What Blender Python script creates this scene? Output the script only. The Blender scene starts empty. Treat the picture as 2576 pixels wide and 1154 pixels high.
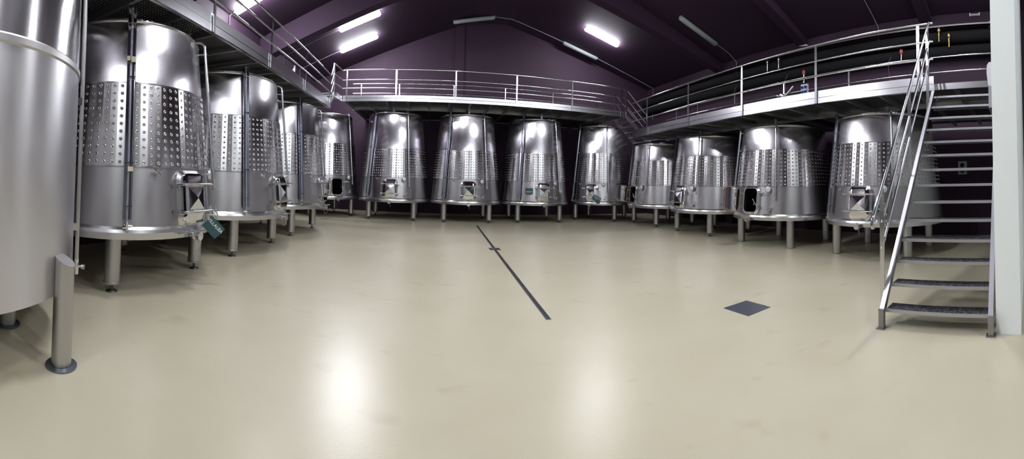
import bpy, bmesh, math, random
from mathutils import Matrix, Vector
PI = math.pi
S = bpy.context.scene
COL = S.collection
random.seed(4)

# ------------------------------------------------------------------ camera, world, exposure
F, YH, PITCH, ROLL, YAW = 929.636, 433.99, 0.0276, -0.0257, 0.2129
W, H = 2576, 1154
cam = bpy.data.cameras.new('camera')
cam.type = 'PANO'
cam.panorama_type = 'CENTRAL_CYLINDRICAL'
cam.central_cylindrical_range_u_min = -W / 2 / F
cam.central_cylindrical_range_u_max = W / 2 / F
cam.central_cylindrical_range_v_min = -(H - YH) / F
cam.central_cylindrical_range_v_max = YH / F
cam.central_cylindrical_radius = 1.0
cam.clip_start = 0.05
cam.clip_end = 200
camo = bpy.data.objects.new('camera', cam)
COL.objects.link(camo)
M = Matrix.Rotation(-YAW, 3, 'Z') @ Matrix.Rotation(PITCH, 3, 'X') @ Matrix.Rotation(ROLL, 3, 'Y')
MB4 = Matrix((M.col[0], M.col[2], -M.col[1])).transposed().to_4x4()
MB4.translation = (0, 0, 1.6)
camo.matrix_world = MB4
S.camera = camo

world = bpy.data.worlds.new('world')
S.world = world
world.use_nodes = True
world.node_tree.nodes['Background'].inputs[0].default_value = (0.55, 0.5, 0.6, 1)
world.node_tree.nodes['Background'].inputs[1].default_value = 0.0
S.view_settings.view_transform = 'Standard'
S.view_settings.look = 'None'
S.view_settings.exposure = 0.55
S.view_settings.gamma = 1.0
S.view_settings.use_curve_mapping = False
S.cycles.use_denoising = True
S.cycles.max_bounces = 10
S.cycles.diffuse_bounces = 4
S.cycles.glossy_bounces = 6
S.cycles.transparent_max_bounces = 24
S.cycles.sample_clamp_indirect = 8.0
S.cycles.caustics_reflective = True
LAMP = 120.0          # emission strength of a lit tube diffuser

# ------------------------------------------------------------------ materials
def mat(name, color=(.5, .5, .5), rough=.5, metal=0.0, spec=.5):
    m = bpy.data.materials.new(name)
    m.use_nodes = True
    b = m.node_tree.nodes['Principled BSDF']
    b.inputs['Base Color'].default_value = (*color, 1)
    b.inputs['Roughness'].default_value = rough
    b.inputs['Metallic'].default_value = metal
    b.inputs['Specular IOR Level'].default_value = spec
    return m
def N(m, t, **kw):
    n = m.node_tree.nodes.new(t)
    for k, v in kw.items():
        if k in n.inputs: n.inputs[k].default_value = v
        else: setattr(n, k, v)
    return n
def L(m, a, b): m.node_tree.links.new(a, b)
def bsdf(m): return m.node_tree.nodes['Principled BSDF']
def coords(m, scale=(1, 1, 1)):
    t = N(m, 'ShaderNodeTexCoord'); mp = N(m, 'ShaderNodeMapping')
    mp.inputs['Scale'].default_value = scale
    L(m, t.outputs['Object'], mp.inputs['Vector'])
    return mp.outputs['Vector']
def noise_bump(m, scale=(1, 1, 1), nscale=50, strength=.1, dist=.01, detail=3):
    n = N(m, 'ShaderNodeTexNoise'); n.inputs['Scale'].default_value = nscale; n.inputs['Detail'].default_value = detail
    L(m, coords(m, scale), n.inputs['Vector'])
    b = N(m, 'ShaderNodeBump'); b.inputs['Strength'].default_value = strength; b.inputs['Distance'].default_value = dist
    L(m, n.outputs['Fac'], b.inputs['Height'])
    L(m, b.outputs['Normal'], bsdf(m).inputs['Normal'])
    return n
def ramp(m, fac, c0, c1, p0=.3, p1=.7):
    r = N(m, 'ShaderNodeValToRGB')
    r.color_ramp.elements[0].position = p0; r.color_ramp.elements[1].position = p1
    r.color_ramp.elements[0].color = (*c0, 1); r.color_ramp.elements[1].color = (*c1, 1)
    L(m, fac, r.inputs['Fac'])
    return r.outputs['Color']
def brushed(name, color, rough, aniso=.6, rot=.25, var=.06):
    m = mat(name, color, rough, 1.0)
    b = bsdf(m)
    b.inputs['Anisotropic'].default_value = aniso
    b.inputs['Anisotropic Rotation'].default_value = rot
    t = N(m, 'ShaderNodeTangent'); t.direction_type = 'RADIAL'; t.axis = 'Z'
    L(m, t.outputs['Tangent'], b.inputs['Tangent'])
    n = N(m, 'ShaderNodeTexNoise'); n.inputs['Scale'].default_value = 3.0; n.inputs['Detail'].default_value = 5
    L(m, coords(m, (1.5, 1.5, .35)), n.inputs['Vector'])
    mr = N(m, 'ShaderNodeMapRange')
    mr.inputs['From Min'].default_value = .3; mr.inputs['From Max'].default_value = .7
    mr.inputs['To Min'].default_value = rough - var; mr.inputs['To Max'].default_value = rough + var
    L(m, n.outputs['Fac'], mr.inputs['Value']); L(m, mr.outputs['Result'], b.inputs['Roughness'])
    return m

STEEL_TOP = brushed('steel_upper_sheet', (.55, .53, .56), .18, 1.0, .0, .015)
STEEL_LOW = brushed('steel_satin_sheet', (.43, .42, .43), .33, .5, .25, .05)
STEEL_JAC = brushed('steel_jacket_sheet', (.59, .58, .59), .2, .75, .25, .02)
STEEL_BIG = brushed('steel_worn_sheet', (.70, .69, .71), .36, .75, .25, .05)
STEEL_BIGTOP = brushed('steel_worn_upper_sheet', (.66, .65, .67), .24, .85, .25, .03)
STEEL = mat('steel_tube', (.66, .66, .68), .18, 1.0)
POLISH = mat('steel_polished', (.72, .72, .72), .06, 1.0)
RING = mat('steel_ring', (.62, .62, .63), .26, 1.0)
LEGM = mat('steel_leg', (.50, .49, .48), .38, 1.0)
DARKST = mat('steel_dark', (.16, .15, .15), .45, 1.0)
FASC = mat('walkway_sheet_steel', (.62, .61, .64), .24, 1.0)
RAILM = mat('stair_rail_steel', (.52, .51, .54), .12, 1.0)
GAUGE = mat('gauge_channel_steel', (.42, .42, .50), .1, 1.0)
JOIST = mat('walkway_joist_steel', (.35, .35, .36), .45, 1.0)
BLACK = mat('black_rubber', (.012, .011, .012), .6)
INS = mat('pipe_insulation', (.012, .012, .013), .9, 0, .15)
ORANGE = mat('orange_gasket', (.26, .11, .05), .55)
GREEN = mat('sign_green', (.022, .07, .072), .5)
INK = mat('sign_white', (.75, .78, .78), .6)
CREAM = mat('cream_tape', (.55, .50, .36), .6)
CORD = mat('sign_cord', (.05, .05, .05), .7)
GLASS = mat('gauge_tube', (.75, .78, .8), .08); bsdf(GLASS).inputs['Transmission Weight'].default_value = .8
DIAL = mat('dial_white', (.7, .74, .74), .35)
WHITEP = mat('white_plastic', (.72, .72, .76), .35)
GREYP = mat('grey_plastic', (.36, .37, .42), .4)
BLUEP = mat('blue_socket', (.02, .05, .30), .4)
REDP = mat('red_valve', (.45, .09, .07), .45)
BRASS = mat('brass', (.55, .40, .16), .35, 1.0)
LAMPOFF = mat('lamp_grey_diffuser', (.34, .37, .37), .35)
CONDUIT = mat('conduit_grey', (.35, .34, .38), .5)
STAIR = mat('stair_steel', (.34, .33, .36), .36, 1.0)
TREADE = mat('tread_edge', (.52, .52, .56), .42, 1.0)
PLATE = mat('hatch_plate', (.20, .22, .27), .33, .9)
DRAINE = mat('drain_edge', (.30, .30, .34), .35, 1.0)
LAMPON = mat('lamp_lit_diffuser', (.9, .9, .95), .4)
bsdf(LAMPON).inputs['Emission Color'].default_value = (.93, .95, 1.0, 1)
bsdf(LAMPON).inputs['Emission Strength'].default_value = LAMP

# tread top: raised diamond pattern
TREAD = mat('tread_plate', (.16, .15, .17), .5, .9)
_v = N(TREAD, 'ShaderNodeTexVoronoi'); _v.inputs['Scale'].default_value = 38
L(TREAD, coords(TREAD, (1, .6, 1)), _v.inputs['Vector'])
_b = N(TREAD, 'ShaderNodeBump'); _b.inputs['Strength'].default_value = .8; _b.inputs['Distance'].default_value = .006
L(TREAD, _v.outputs['Distance'], _b.inputs['Height']); L(TREAD, _b.outputs['Normal'], bsdf(TREAD).inputs['Normal'])
L(TREAD, ramp(TREAD, _v.outputs['Distance'], (.30, .30, .32), (.05, .05, .06), .1, .5), bsdf(TREAD).inputs['Base Color'])

# perforated walkway floor
GRATE = mat('perforated_plate', (.13, .13, .12), .5, .9)
def _perf(m, pitch=.055, r=.21):
    nt = m.node_tree
    t = N(m, 'ShaderNodeTexCoord'); sep = N(m, 'ShaderNodeSeparateXYZ'); L(m, t.outputs['Object'], sep.inputs[0])
    outs = []
    for ax in ('X', 'Y'):
        d = N(m, 'ShaderNodeMath', operation='DIVIDE'); d.inputs[1].default_value = pitch; L(m, sep.outputs[ax], d.inputs[0])
        f = N(m, 'ShaderNodeMath', operation='FRACT'); L(m, d.outputs[0], f.inputs[0])
        s = N(m, 'ShaderNodeMath', operation='SUBTRACT'); s.inputs[1].default_value = .5; L(m, f.outputs[0], s.inputs[0])
        p = N(m, 'ShaderNodeMath', operation='POWER'); p.inputs[1].default_value = 2; L(m, s.outputs[0], p.inputs[0])
        outs.append(p.outputs[0])
    a = N(m, 'ShaderNodeMath', operation='ADD'); L(m, outs[0], a.inputs[0]); L(m, outs[1], a.inputs[1])
    g = N(m, 'ShaderNodeMath', operation='GREATER_THAN'); g.inputs[1].default_value = r * r; L(m, a.outputs[0], g.inputs[0])
    L(m, g.outputs[0], bsdf(m).inputs['Alpha'])
_perf(GRATE)

# floor: beige epoxy with orange-peel gloss, a few brown stains
FLOOR = mat('epoxy_floor', (.42, .40, .30), .3, 0, .5)
_n = N(FLOOR, 'ShaderNodeTexNoise'); _n.inputs['Scale'].default_value = .9; _n.inputs['Detail'].default_value = 6; _n.inputs['Roughness'].default_value = .6
L(FLOOR, coords(FLOOR), _n.inputs['Vector'])
_base = ramp(FLOOR, _n.outputs['Fac'], (.44, .402, .292), (.485, .449, .336), .3, .7)
_n2 = N(FLOOR, 'ShaderNodeTexNoise'); _n2.inputs['Scale'].default_value = 1.7; _n2.inputs['Detail'].default_value = 3
L(FLOOR, coords(FLOOR, (1, 1.6, 1)), _n2.inputs['Vector'])
_st = N(FLOOR, 'ShaderNodeMapRange'); _st.inputs['From Min'].default_value = .63; _st.inputs['From Max'].default_value = .80; _st.inputs['To Max'].default_value = .55
L(FLOOR, _n2.outputs['Fac'], _st.inputs['Value'])
_mx = N(FLOOR, 'ShaderNodeMix', data_type='RGBA'); _mx.inputs[7].default_value = (.30, .23, .14, 1)
L(FLOOR, _st.outputs['Result'], _mx.inputs[0]); L(FLOOR, _base, _mx.inputs[6])
L(FLOOR, _mx.outputs[2], bsdf(FLOOR).inputs['Base Color'])
_n3 = N(FLOOR, 'ShaderNodeTexNoise'); _n3.inputs['Scale'].default_value = 60; _n3.inputs['Detail'].default_value = 2
L(FLOOR, coords(FLOOR), _n3.inputs['Vector'])
_bp = N(FLOOR, 'ShaderNodeBump'); _bp.inputs['Strength'].default_value = .12; _bp.inputs['Distance'].default_value = .004
L(FLOOR, _n3.outputs['Fac'], _bp.inputs['Height']); L(FLOOR, _bp.outputs['Normal'], bsdf(FLOOR).inputs['Normal'])
bsdf(FLOOR).inputs['Roughness'].default_value = .3

PURPLE = mat('purple_wall_paint', (.037, .018, .036), .7, 0, .3)
noise_bump(PURPLE, (1, 1, 1), 90, .15, .004)
PURPLEC = mat('purple_ceiling_paint', (.037, .018, .038), .75, 0, .3)
noise_bump(PURPLEC, (1, 1, 1), 70, .15, .004)
WHITEW = mat('white_block_paint', (.85, .90, .89), .6, 0, .3)
_t = N(WHITEW, 'ShaderNodeTexCoord'); _s = N(WHITEW, 'ShaderNodeSeparateXYZ'); L(WHITEW, _t.outputs['Object'], _s.inputs[0])
_d = N(WHITEW, 'ShaderNodeMath', operation='DIVIDE'); _d.inputs[1].default_value = .245; L(WHITEW, _s.outputs['Z'], _d.inputs[0])
_f = N(WHITEW, 'ShaderNodeMath', operation='FRACT'); L(WHITEW, _d.outputs[0], _f.inputs[0])
_g = N(WHITEW, 'ShaderNodeMath', operation='GREATER_THAN'); _g.inputs[1].default_value = .035; L(WHITEW, _f.outputs[0], _g.inputs[0])
_nn = N(WHITEW, 'ShaderNodeTexNoise'); _nn.inputs['Scale'].default_value = 45; _nn.inputs['Detail'].default_value = 4; L(WHITEW, coords(WHITEW), _nn.inputs['Vector'])
_ad = N(WHITEW, 'ShaderNodeMath', operation='ADD'); L(WHITEW, _g.outputs[0], _ad.inputs[0]); L(WHITEW, _nn.outputs['Fac'], _ad.inputs[1])
_bb = N(WHITEW, 'ShaderNodeBump'); _bb.inputs['Strength'].default_value = .35; _bb.inputs['Distance'].default_value = .004
L(WHITEW, _ad.outputs[0], _bb.inputs['Height']); L(WHITEW, _bb.outputs['Normal'], bsdf(WHITEW).inputs['Normal'])

# ------------------------------------------------------------------ mesh builder
class MB:
    def __init__(s, mats=None):
        s.v = []; s.f = []; s.mi = []; s.sm = []
        s.cur = 0; s.smooth = False
    def add(s, verts, faces, smooth=None):
        o = len(s.v)
        s.v += [tuple(p) for p in verts]
        sm = s.smooth if smooth is None else smooth
        for f in faces:
            s.f.append([i + o for i in f]); s.mi.append(s.cur); s.sm.append(sm)
        return s
    def box(s, lo, hi, mtx=None):
        x0, y0, z0 = lo; x1, y1, z1 = hi
        vs = [(x0, y0, z0), (x1, y0, z0), (x1, y1, z0), (x0, y1, z0), (x0, y0, z1), (x1, y0, z1), (x1, y1, z1), (x0, y1, z1)]
        if mtx: vs = [mtx @ Vector(p) for p in vs]
        return s.add(vs, [(0, 3, 2, 1), (4, 5, 6, 7), (0, 1, 5, 4), (1, 2, 6, 5), (2, 3, 7, 6), (3, 0, 4, 7)], False)
    def bar(s, a, b, w, t, up=(0, 0, 1)):
        a = Vector(a); b = Vector(b); d = (b - a); ln = d.length; d.normalize()
        u = Vector(up)
        x = d.cross(u)
        if x.length < 1e-4: x = d.cross(Vector((1, 0, 0)))
        x.normalize(); y = x.cross(d).normalized()
        m = Matrix((x, y, d)).transposed().to_4x4(); m.translation = a
        return s.box((-w / 2, -t / 2, 0), (w / 2, t / 2, ln), m)
    def tube(s, pts, r, segs=10, caps=True):
        pts = [Vector(p) for p in pts]
        n = len(pts); rings = []
        prev = None
        for i, p in enumerate(pts):
            d = (pts[min(i + 1, n - 1)] - pts[max(i - 1, 0)]).normalized()
            if prev is None:
                x = d.orthogonal().normalized()
            else:
                x = (prev - d * prev.dot(d)).normalized()
            prev = x; y = d.cross(x)
            rr = r[i] if isinstance(r, (list, tuple)) else r
            rings.append([p + (x * math.cos(2 * PI * k / segs) + y * math.sin(2 * PI * k / segs)) * rr for k in range(segs)])
        vs = [q for ring in rings for q in ring]
        fs = [(i * segs + k, i * segs + (k + 1) % segs, (i + 1) * segs + (k + 1) % segs, (i + 1) * segs + k) for i in range(n - 1) for k in range(segs)]
        s.add(vs, fs, True)
        if caps:
            s.add(rings[0], [tuple(reversed(range(segs)))], False); s.add(rings[-1], [tuple(range(segs))], False)
        return s
    def lathe(s, prof, segs=96, mtx=None, smooth=True, skip=None, split=False):
        """prof: list of (r, z) from bottom to top; each span keeps its own vertices when split"""
        def ring(r, z): return [Vector((r * math.sin(2 * PI * k / segs), -r * math.cos(2 * PI * k / segs), z)) for k in range(segs)]
        spans = [(prof[i:i + 2]) for i in range(len(prof) - 1)] if split else [prof]
        for sp in spans:
            vs = [q for (r, z) in sp for q in ring(r, z)]
            if mtx: vs = [mtx @ q for q in vs]
            fs = []
            for i in range(len(sp) - 1):
                for k in range(segs):
                    if skip and skip(sp[i], sp[i + 1], k, segs): continue
                    fs.append((i * segs + k, i * segs + (k + 1) % segs, (i + 1) * segs + (k + 1) % segs, (i + 1) * segs + k))
            s.add(vs, fs, smooth)
        return s
    def disc(s, c, axis, r, h, segs=20):
        a = Vector(c); return s.tube([a, a + Vector(axis).normalized() * h], r, segs)
    def prism(s, poly, d, mtx=None):
        """poly in XY, extruded by d along Z"""
        n = len(poly)
        vs = [Vector((x, y, 0)) for x, y in poly] + [Vector((x, y, d)) for x, y in poly]
        if mtx: vs = [mtx @ q for q in vs]
        return s.add(vs, [tuple(reversed(range(n))), tuple(range(n, 2 * n))] + [(i, (i + 1) % n, n + (i + 1) % n, n + i) for i in range(n)], False)
    def mesh(s, name, mats):
        me = bpy.data.meshes.new(name)
        me.from_pydata(s.v, [], s.f)
        for m in (mats if isinstance(mats, (list, tuple)) else [mats]): me.materials.append(m)
        me.polygons.foreach_set('material_index', s.mi)
        me.polygons.foreach_set('use_smooth', s.sm)
        me.update()
        bm = bmesh.new(); bm.from_mesh(me); bmesh.ops.recalc_face_normals(bm, faces=bm.faces); bm.to_mesh(me); bm.free()
        return me
    def build(s, name, mats, parent=None, mtx=None):
        return link(name, s.mesh(name, mats), parent, mtx)

def link(name, me, parent=None, mtx=None):
    o = bpy.data.objects.new(name, me)
    COL.objects.link(o)
    if parent: o.parent = parent
    if mtx: o.matrix_local = mtx
    return o
def thing(name, label, cat, loc=(0, 0, 0), rz=0, group=None):
    o = bpy.data.objects.new(name, None); COL.objects.link(o)
    o.location = loc; o.rotation_euler = (0, 0, rz); o.empty_display_size = .2
    return tag(o, label, cat, group)
def tag(o, label, cat, group=None):
    o['label'] = label; o['category'] = cat
    if group: o['group'] = group
    return o
def struct(name, mb, m, label=None):
    o = mb.build(name, m); o['kind'] = 'structure'
    if label: o['label'] = label
    return o
def rrect(w, h, r, n=6):
    out = []
    for cx, cy, a0 in ((w / 2 - r, h / 2 - r, 0), (-w / 2 + r, h / 2 - r, PI / 2), (-w / 2 + r, -h / 2 + r, PI), (w / 2 - r, -h / 2 + r, 1.5 * PI)):
        for k in range(n + 1):
            a = a0 + PI / 2 * k / n
            out.append((cx + r * math.cos(a), cy + r * math.sin(a)))
    return out
def rot(axis, a): return Matrix.Rotation(a, 4, axis)
def tr(*p): return Matrix.Translation(Vector(p))

# ------------------------------------------------------------------ room shell
XL, XR, YB, YR = -6.2, 11.8, 18.15, -7.0
RXA, RXB, RZ, SLL, SLR = 1.72, 3.6, 9.55, .38, .285
def zceil(x): return RZ - SLL * max(0, RXA - x) - SLR * max(0, x - RXB)
struct('floor', MB().box((XL - .2, YR - .2, -.2), (XR + .2, YB + .2, 0)), FLOOR)
def gable(y0, y1):
    poly = [(XL - .2, 0), (XR + .2, 0), (XR + .2, zceil(XR + .2)), (RXB, RZ), (RXA, RZ), (XL - .2, zceil(XL - .2))]
    return MB().prism(poly, y1 - y0, Matrix(((1, 0, 0, 0), (0, 0, 1, y0), (0, 1, 0, 0), (0, 0, 0, 1))))
struct('wall_back', gable(YB, YB + .2), PURPLE)
struct('wall_rear', gable(YR - .2, YR), WHITEW)
struct('wall_left', MB().box((XL - .2, YR, 0), (XL, YB, zceil(XL))), PURPLE)
struct('wall_right', MB().box((XR, YR, 0), (XR + .2, YB, zceil(XR))), PURPLE)
def slab(name, xa, za, xb, zb):
    vs = [(xa, YR - .2, za), (xb, YR - .2, zb), (xb, YB + .2, zb), (xa, YB + .2, za)]
    vs += [(x, y, z + .2) for x, y, z in vs]
    struct(name, MB().add(vs, [(0, 3, 2, 1), (4, 5, 6, 7), (0, 1, 5, 4), (1, 2, 6, 5), (2, 3, 7, 6), (3, 0, 4, 7)], False), PURPLEC)
slab('ceiling_left', XL - .2, zceil(XL - .2), RXA, RZ)
slab('ceiling_center', RXA, RZ, RXB, RZ)
slab('ceiling_right', RXB, RZ, XR + .2, zceil(XR + .2))
# portal beams following the roof slope
for i, (yy, dp) in enumerate(((11.88, .80), (7.35, .5), (2.6, .5), (-2.2, .5))):
    poly = [(XL, zceil(XL) + .05), (XL, zceil(XL) - dp), (RXA, RZ - dp), (RXB, RZ - dp), (XR, zceil(XR) - dp * .5), (XR, zceil(XR) + .05), (RXB, RZ + .05), (RXA, RZ + .05)]
    struct('beam_%d' % (i + 1), MB().prism(poly, .38, Matrix(((1, 0, 0, 0), (0, 0, 1, yy), (0, 1, 0, 0), (0, 0, 0, 1)))), PURPLEC)
# pilasters of the back wall, seen between the tanks
struct('trim_1', MB().box((.9, YB - .06, 0), (1.35, YB, zceil(1.1))), PURPLE)
# white block partition beside the staircase
poly = [(4.02, .222), (3.97, -.045), (8.65, -.22), (XR, -.33), (XR, .222)]
struct('wall_partition', MB().prism([(x, y) for x, y in poly], 9.6), WHITEW)

# ------------------------------------------------------------------ tanks
K = .102                                   # how much the cone narrows per metre
ZB = .72                                   # underside of the shell
TYPES = dict(
    left=dict(rb=1.475, zt=3.6, j0=1.64, j1=2.74, rows=11, ls=.89),
    back=dict(rb=1.45, zt=4.22, j0=1.68, j1=2.80, rows=11, ls=.89),
    corner=dict(rb=1.49, zt=4.2, j0=1.68, j1=2.98, rows=13, ls=.91),
    right=dict(rb=1.475, zt=3.24, j0=1.60, j1=2.58, rows=10, ls=.89))
MESH = {}
def cached(key, fn):
    if key not in MESH: MESH[key] = fn()
    return MESH[key]
DOORZ, DOORH, DOORW = 1.235, .64, .46
def jacket_mesh(T):
    R = lambda z: T['rb'] - K * (z - ZB) + .014
    rows = T['rows']; ncol = 84
    z0, z1 = T['j0'], T['j1']
    pad = .055
    pitch = (z1 - z0 - 2 * pad) / (rows - 1)
    mb = MB()
    # rolled sheet: flat strips, each carrying one column of spot welds
    nz = [z0] + [z0 + (z1 - z0) * i / 8 for i in range(1, 8)] + [z1]
    rnd = random.Random(7)
    jit = [rnd.uniform(-.0012, .0012) for k in range(ncol)]
    ring = lambda k, z: ((R(z) + jit[k % ncol]) * math.sin(2 * PI * (k - .5) / ncol), -(R(z) + jit[k % ncol]) * math.cos(2 * PI * (k - .5) / ncol), z)
    n = len(nz)
    for k in range(ncol):
        vs = [ring(k, z) for z in nz] + [ring(k + 1, z) for z in nz]
        mb.add(vs, [(i, n + i, n + i + 1, i + 1) for i in range(n - 1)], True)
    # turned-in edges
    mb.lathe([(R(z0) - .02, z0 - .003), (R(z0) + .004, z0 - .003), (R(z0) + .004, z0 + .012), (R(z0), z0 + .012)], 168, split=True)
    mb.lathe([(R(z1), z1 - .012), (R(z1) + .004, z1 - .012), (R(z1) + .004, z1 + .003), (R(z1) - .02, z1 + .003)], 168, split=True)
    # spot-weld dimples: a raised ring around a dark sunken centre
    prof = [(.024, .0008), (.019, .0065), (.014, .0055), (.010, .0015)]
    sg = 10
    for c in range(ncol):
        a = 2 * PI * c / ncol
        for rI in range(rows):
            z = z0 + pad + pitch * rI
            r = R(z)
            out = Vector((math.sin(a), -math.cos(a), K)).normalized(); side = Vector((math.cos(a), math.sin(a), 0)); up = side.cross(out) * -1
            if up.z < 0: up = -up
            p = Vector((r * math.sin(a), -r * math.cos(a), z))
            vs = [p + (side * math.cos(2 * PI * k / sg) + up * math.sin(2 * PI * k / sg)) * rr + out * hh for rr, hh in prof for k in range(sg)]
            fs = [(i * sg + k, i * sg + (k + 1) % sg, (i + 1) * sg + (k + 1) % sg, (i + 1) * sg + k) for i in range(3) for k in range(sg)]
            mb.cur = 0; mb.add(vs, fs, True)
            mb.cur = 1; mb.add(vs[3 * sg:], [tuple(range(sg))], False)
            mb.cur = 0
    # plain closing strip where the jacket sheet meets
    me = bpy.data.meshes.new('cooling_jacket')
    me.from_pydata(mb.v, [], mb.f)
    me.materials.append(STEEL_JAC); me.materials.append(DARKST)
    me.polygons.foreach_set('material_index', mb.mi); me.polygons.foreach_set('use_smooth', mb.sm); me.update()
    return me

def build_tank(kind, label, loc, rz, group, door='closed', swing=100, name='fermentation_tank', tape=False, flat=False):
    T = TYPES[kind]
    R = lambda z: T['rb'] - K * (z - ZB)
    root = thing(name, label, 'tank', loc, rz, group)
    opn = door == 'open'
    zt, j0, j1 = T['zt'], T['j0'], T['j1']
    def skip(a, b, k, segs):
        if not opn: return False
        ang = (k + .5) / segs * 2 * PI
        if ang > PI: ang -= 2 * PI
        z = (a[1] + b[1]) / 2
        return abs(ang * R(z)) < DOORW / 2 + .02 and abs(z - DOORZ) < DOORH / 2 + .01
    def low():
        mb = MB()
        zs = [ZB + .16 + (j0 + .03 - ZB - .16) * i / 18 for i in range(19)]
        mb.lathe([(R(z), z) for z in zs], 240, skip=skip)
        mb.lathe([(.001, ZB - .05), (R(ZB) * .6, ZB - .03), (R(ZB) - .02, ZB + .005)], 96)
        # vertical weld seams of the sheet
        for a in (.34, -1.3, 2.2):
            mb.bar((R(ZB + .17) * math.sin(a) * 1.0005, -R(ZB + .17) * math.cos(a) * 1.0005, ZB + .17), (R(j0) * math.sin(a) * 1.0005, -R(j0) * math.cos(a) * 1.0005, j0), .006, .003)
        return mb.mesh('lower_shell', [STEEL_LOW])
    link('lower_shell', cached((kind, 'low', opn), low), root)
    def ring():
        mb = MB()
        r0 = R(ZB)
        mb.lathe([(r0 - .03, ZB), (r0 + .022, ZB), (r0 + .024, ZB + .085), (r0 + .012, ZB + .125), (R(ZB + .17), ZB + .16)], 120, split=True)
        return mb.mesh('base_ring', [RING])
    link('base_ring', cached((kind, 'ring'), ring), root)
    link('cooling_jacket', cached((kind, 'jac'), lambda: jacket_mesh(T)), root)
    def up():
        mb = MB()
        n = 12
        mb.lathe([(R(j1 - .03 + (zt - j1 + .03) * i / n), j1 - .03 + (zt - j1 + .03) * i / n) for i in range(n + 1)], 160)
        a = .34
        mb.bar((R(j1) * math.sin(a), -R(j1) * math.cos(a), j1), (R(zt) * math.sin(a), -R(zt) * math.cos(a), zt - .05), .006, .003)
        return mb.mesh('upper_shell', [STEEL_TOP])
    link('upper_shell', cached((kind, 'up'), up), root)
    def rim():
        mb = MB()
        r = R(zt)
        mb.lathe([(r + .001, zt - .05), (r + .012, zt - .045), (r + .014, zt - .01), (r - .01, zt + .012), (r - .05, zt + .02)], 120)
        mb.lathe([(r - .05, zt + .02), (.34, zt + .10), (.30, zt + .10), (.30, zt + .15), (.001, zt + .16)], 96, split=True)
        return mb.mesh('top_lid', [RING])
    link('top_lid', cached((kind, 'rim'), rim), root)
    # legs
    s_ = T['ls']
    for sx in (-1, 1):
        for sy in (-1, 1):
            def leg():
                mb = MB()
                fl = .012 if flat else .115
                mb.lathe([(.001, fl), (.118, fl), (.118, fl + .02), (.108, fl + .025), (.108, ZB + .01)], 28, split=True)
                return mb.mesh('leg', [LEGM])
            lg = link('leg', cached(('leg', flat), leg), root, tr(sx * s_, sy * s_, 0))
            def foot():
                mb = MB()
                if flat:
                    mb.lathe([(.001, 0), (.112, 0), (.112, .012), (.001, .012)], 28, split=True)
                    return mb.mesh('base_pad', [DARKST])
                mb.tube([(0, 0, .012), (0, 0, .118)], .020, 12)
                mb.lathe([(.001, 0), (.078, 0), (.078, .008), (.03, .022), (.022, .03)], 24)
                return mb.mesh('levelling_foot', [DARKST])
            link('base_pad' if flat else 'levelling_foot', cached(('foot', flat), foot), lg)
    # frame of reference on the shell: X to the viewer's right, Y up the cone, Z outwards
    def on_shell(a, z, off=0.0):
        out = Vector((math.sin(a), -math.cos(a), K)).normalized(); side = Vector((math.cos(a), math.sin(a), 0)); upv = out.cross(side)
        m = Matrix((side, upv, out)).transposed().to_4x4()
        m.translation = Vector((R(z) * math.sin(a), -R(z) * math.cos(a), z)) + out * off
        return m
    dm = on_shell(0, DOORZ)
    # manhole frame
    def frame():
        mb = MB()
        n = 7
        o = rrect(DOORW + .12, DOORH + .12, .15, n); i_ = rrect(DOORW, DOORH, .11, n); k = len(o)
        vs = [(x, y, -.03) for x, y in o] + [(x, y, .02) for x, y in o] + [(x, y, .055) for x, y in i_] + [(x, y, -.06) for x, y in i_]
        mb.add(vs, [(r * k + q, r * k + (q + 1) % k, (r + 1) * k + (q + 1) % k, (r + 1) * k + q) for r in range(3) for q in range(k)], False)
        mb.tube([(x, y, .052) for x, y in i_ + [i_[0]]], .011, 8, False)
        # sloping drip tray below the opening
        mb.box((-DOORW / 2 - .07, -DOORH / 2 - .12, .0), (DOORW / 2 + .07, -DOORH / 2 - .105, .12), rot('X', .25) @ tr(0, -.0, .06))
        # hinge lugs and clamp eye bolts
        for y in (-.17, .17):
            mb.box((-DOORW / 2 - .10, y - .02, -.02), (-DOORW / 2 - .045, y + .02, .10))
            mb.box((DOORW / 2 + .045, y - .02, -.02), (DOORW / 2 + .09, y + .02, .09))
        return mb.mesh('manhole_frame', [RING])
    link('manhole_frame', cached('frame', frame), root, dm)
    # door: pressed panel with a four-sided pyramid, polished
    def doorpanel():
        mb = MB()
        n = 6
        w, h = DOORW + .03, DOORH + .03
        o = rrect(w, h, .12, n); m_ = rrect(w - .07, h - .07, .09, n); k = len(o)
        # local origin on the hinge line
        ox = DOORW / 2 + .075
        P = lambda pts, z: [(x + ox, y, z) for x, y in pts]
        vs = P(o, .0) + P(o, .03) + P(m_, .045)
        mb.add(vs, [tuple(reversed(range(k)))] + [(r * k + q, r * k + (q + 1) % k, (r + 1) * k + (q + 1) % k, (r + 1) * k + q) for r in range(2) for q in range(k)], False)
        hw, hh = (w - .15) / 2, .155
        # outer flat, then the pressed X
        sq = [(hw, hh), (-hw, hh), (-hw, -hh), (hw, -hh)]
        mo = P(m_, .045)
        sqv = [(x + ox, y, .066) for x, y in sq]
        top = [(i, i + 1) for i in range(k - 1)] + [(k - 1, 0)]
        qd = []
        allv = mo + sqv
        for (i, j) in top:
            ci = i // (n + 1)
            cj = j // (n + 1)
            if ci == cj: qd.append((i, j, k + ci))
            else: qd.append((i, j, k + cj, k + ci))
        mb.add(allv, qd, False)
        apex = (ox, 0, .098)
        mb.add(sqv + [apex], [(0, 1, 4), (1, 2, 4), (2, 3, 4), (3, 0, 4)], False)
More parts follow.
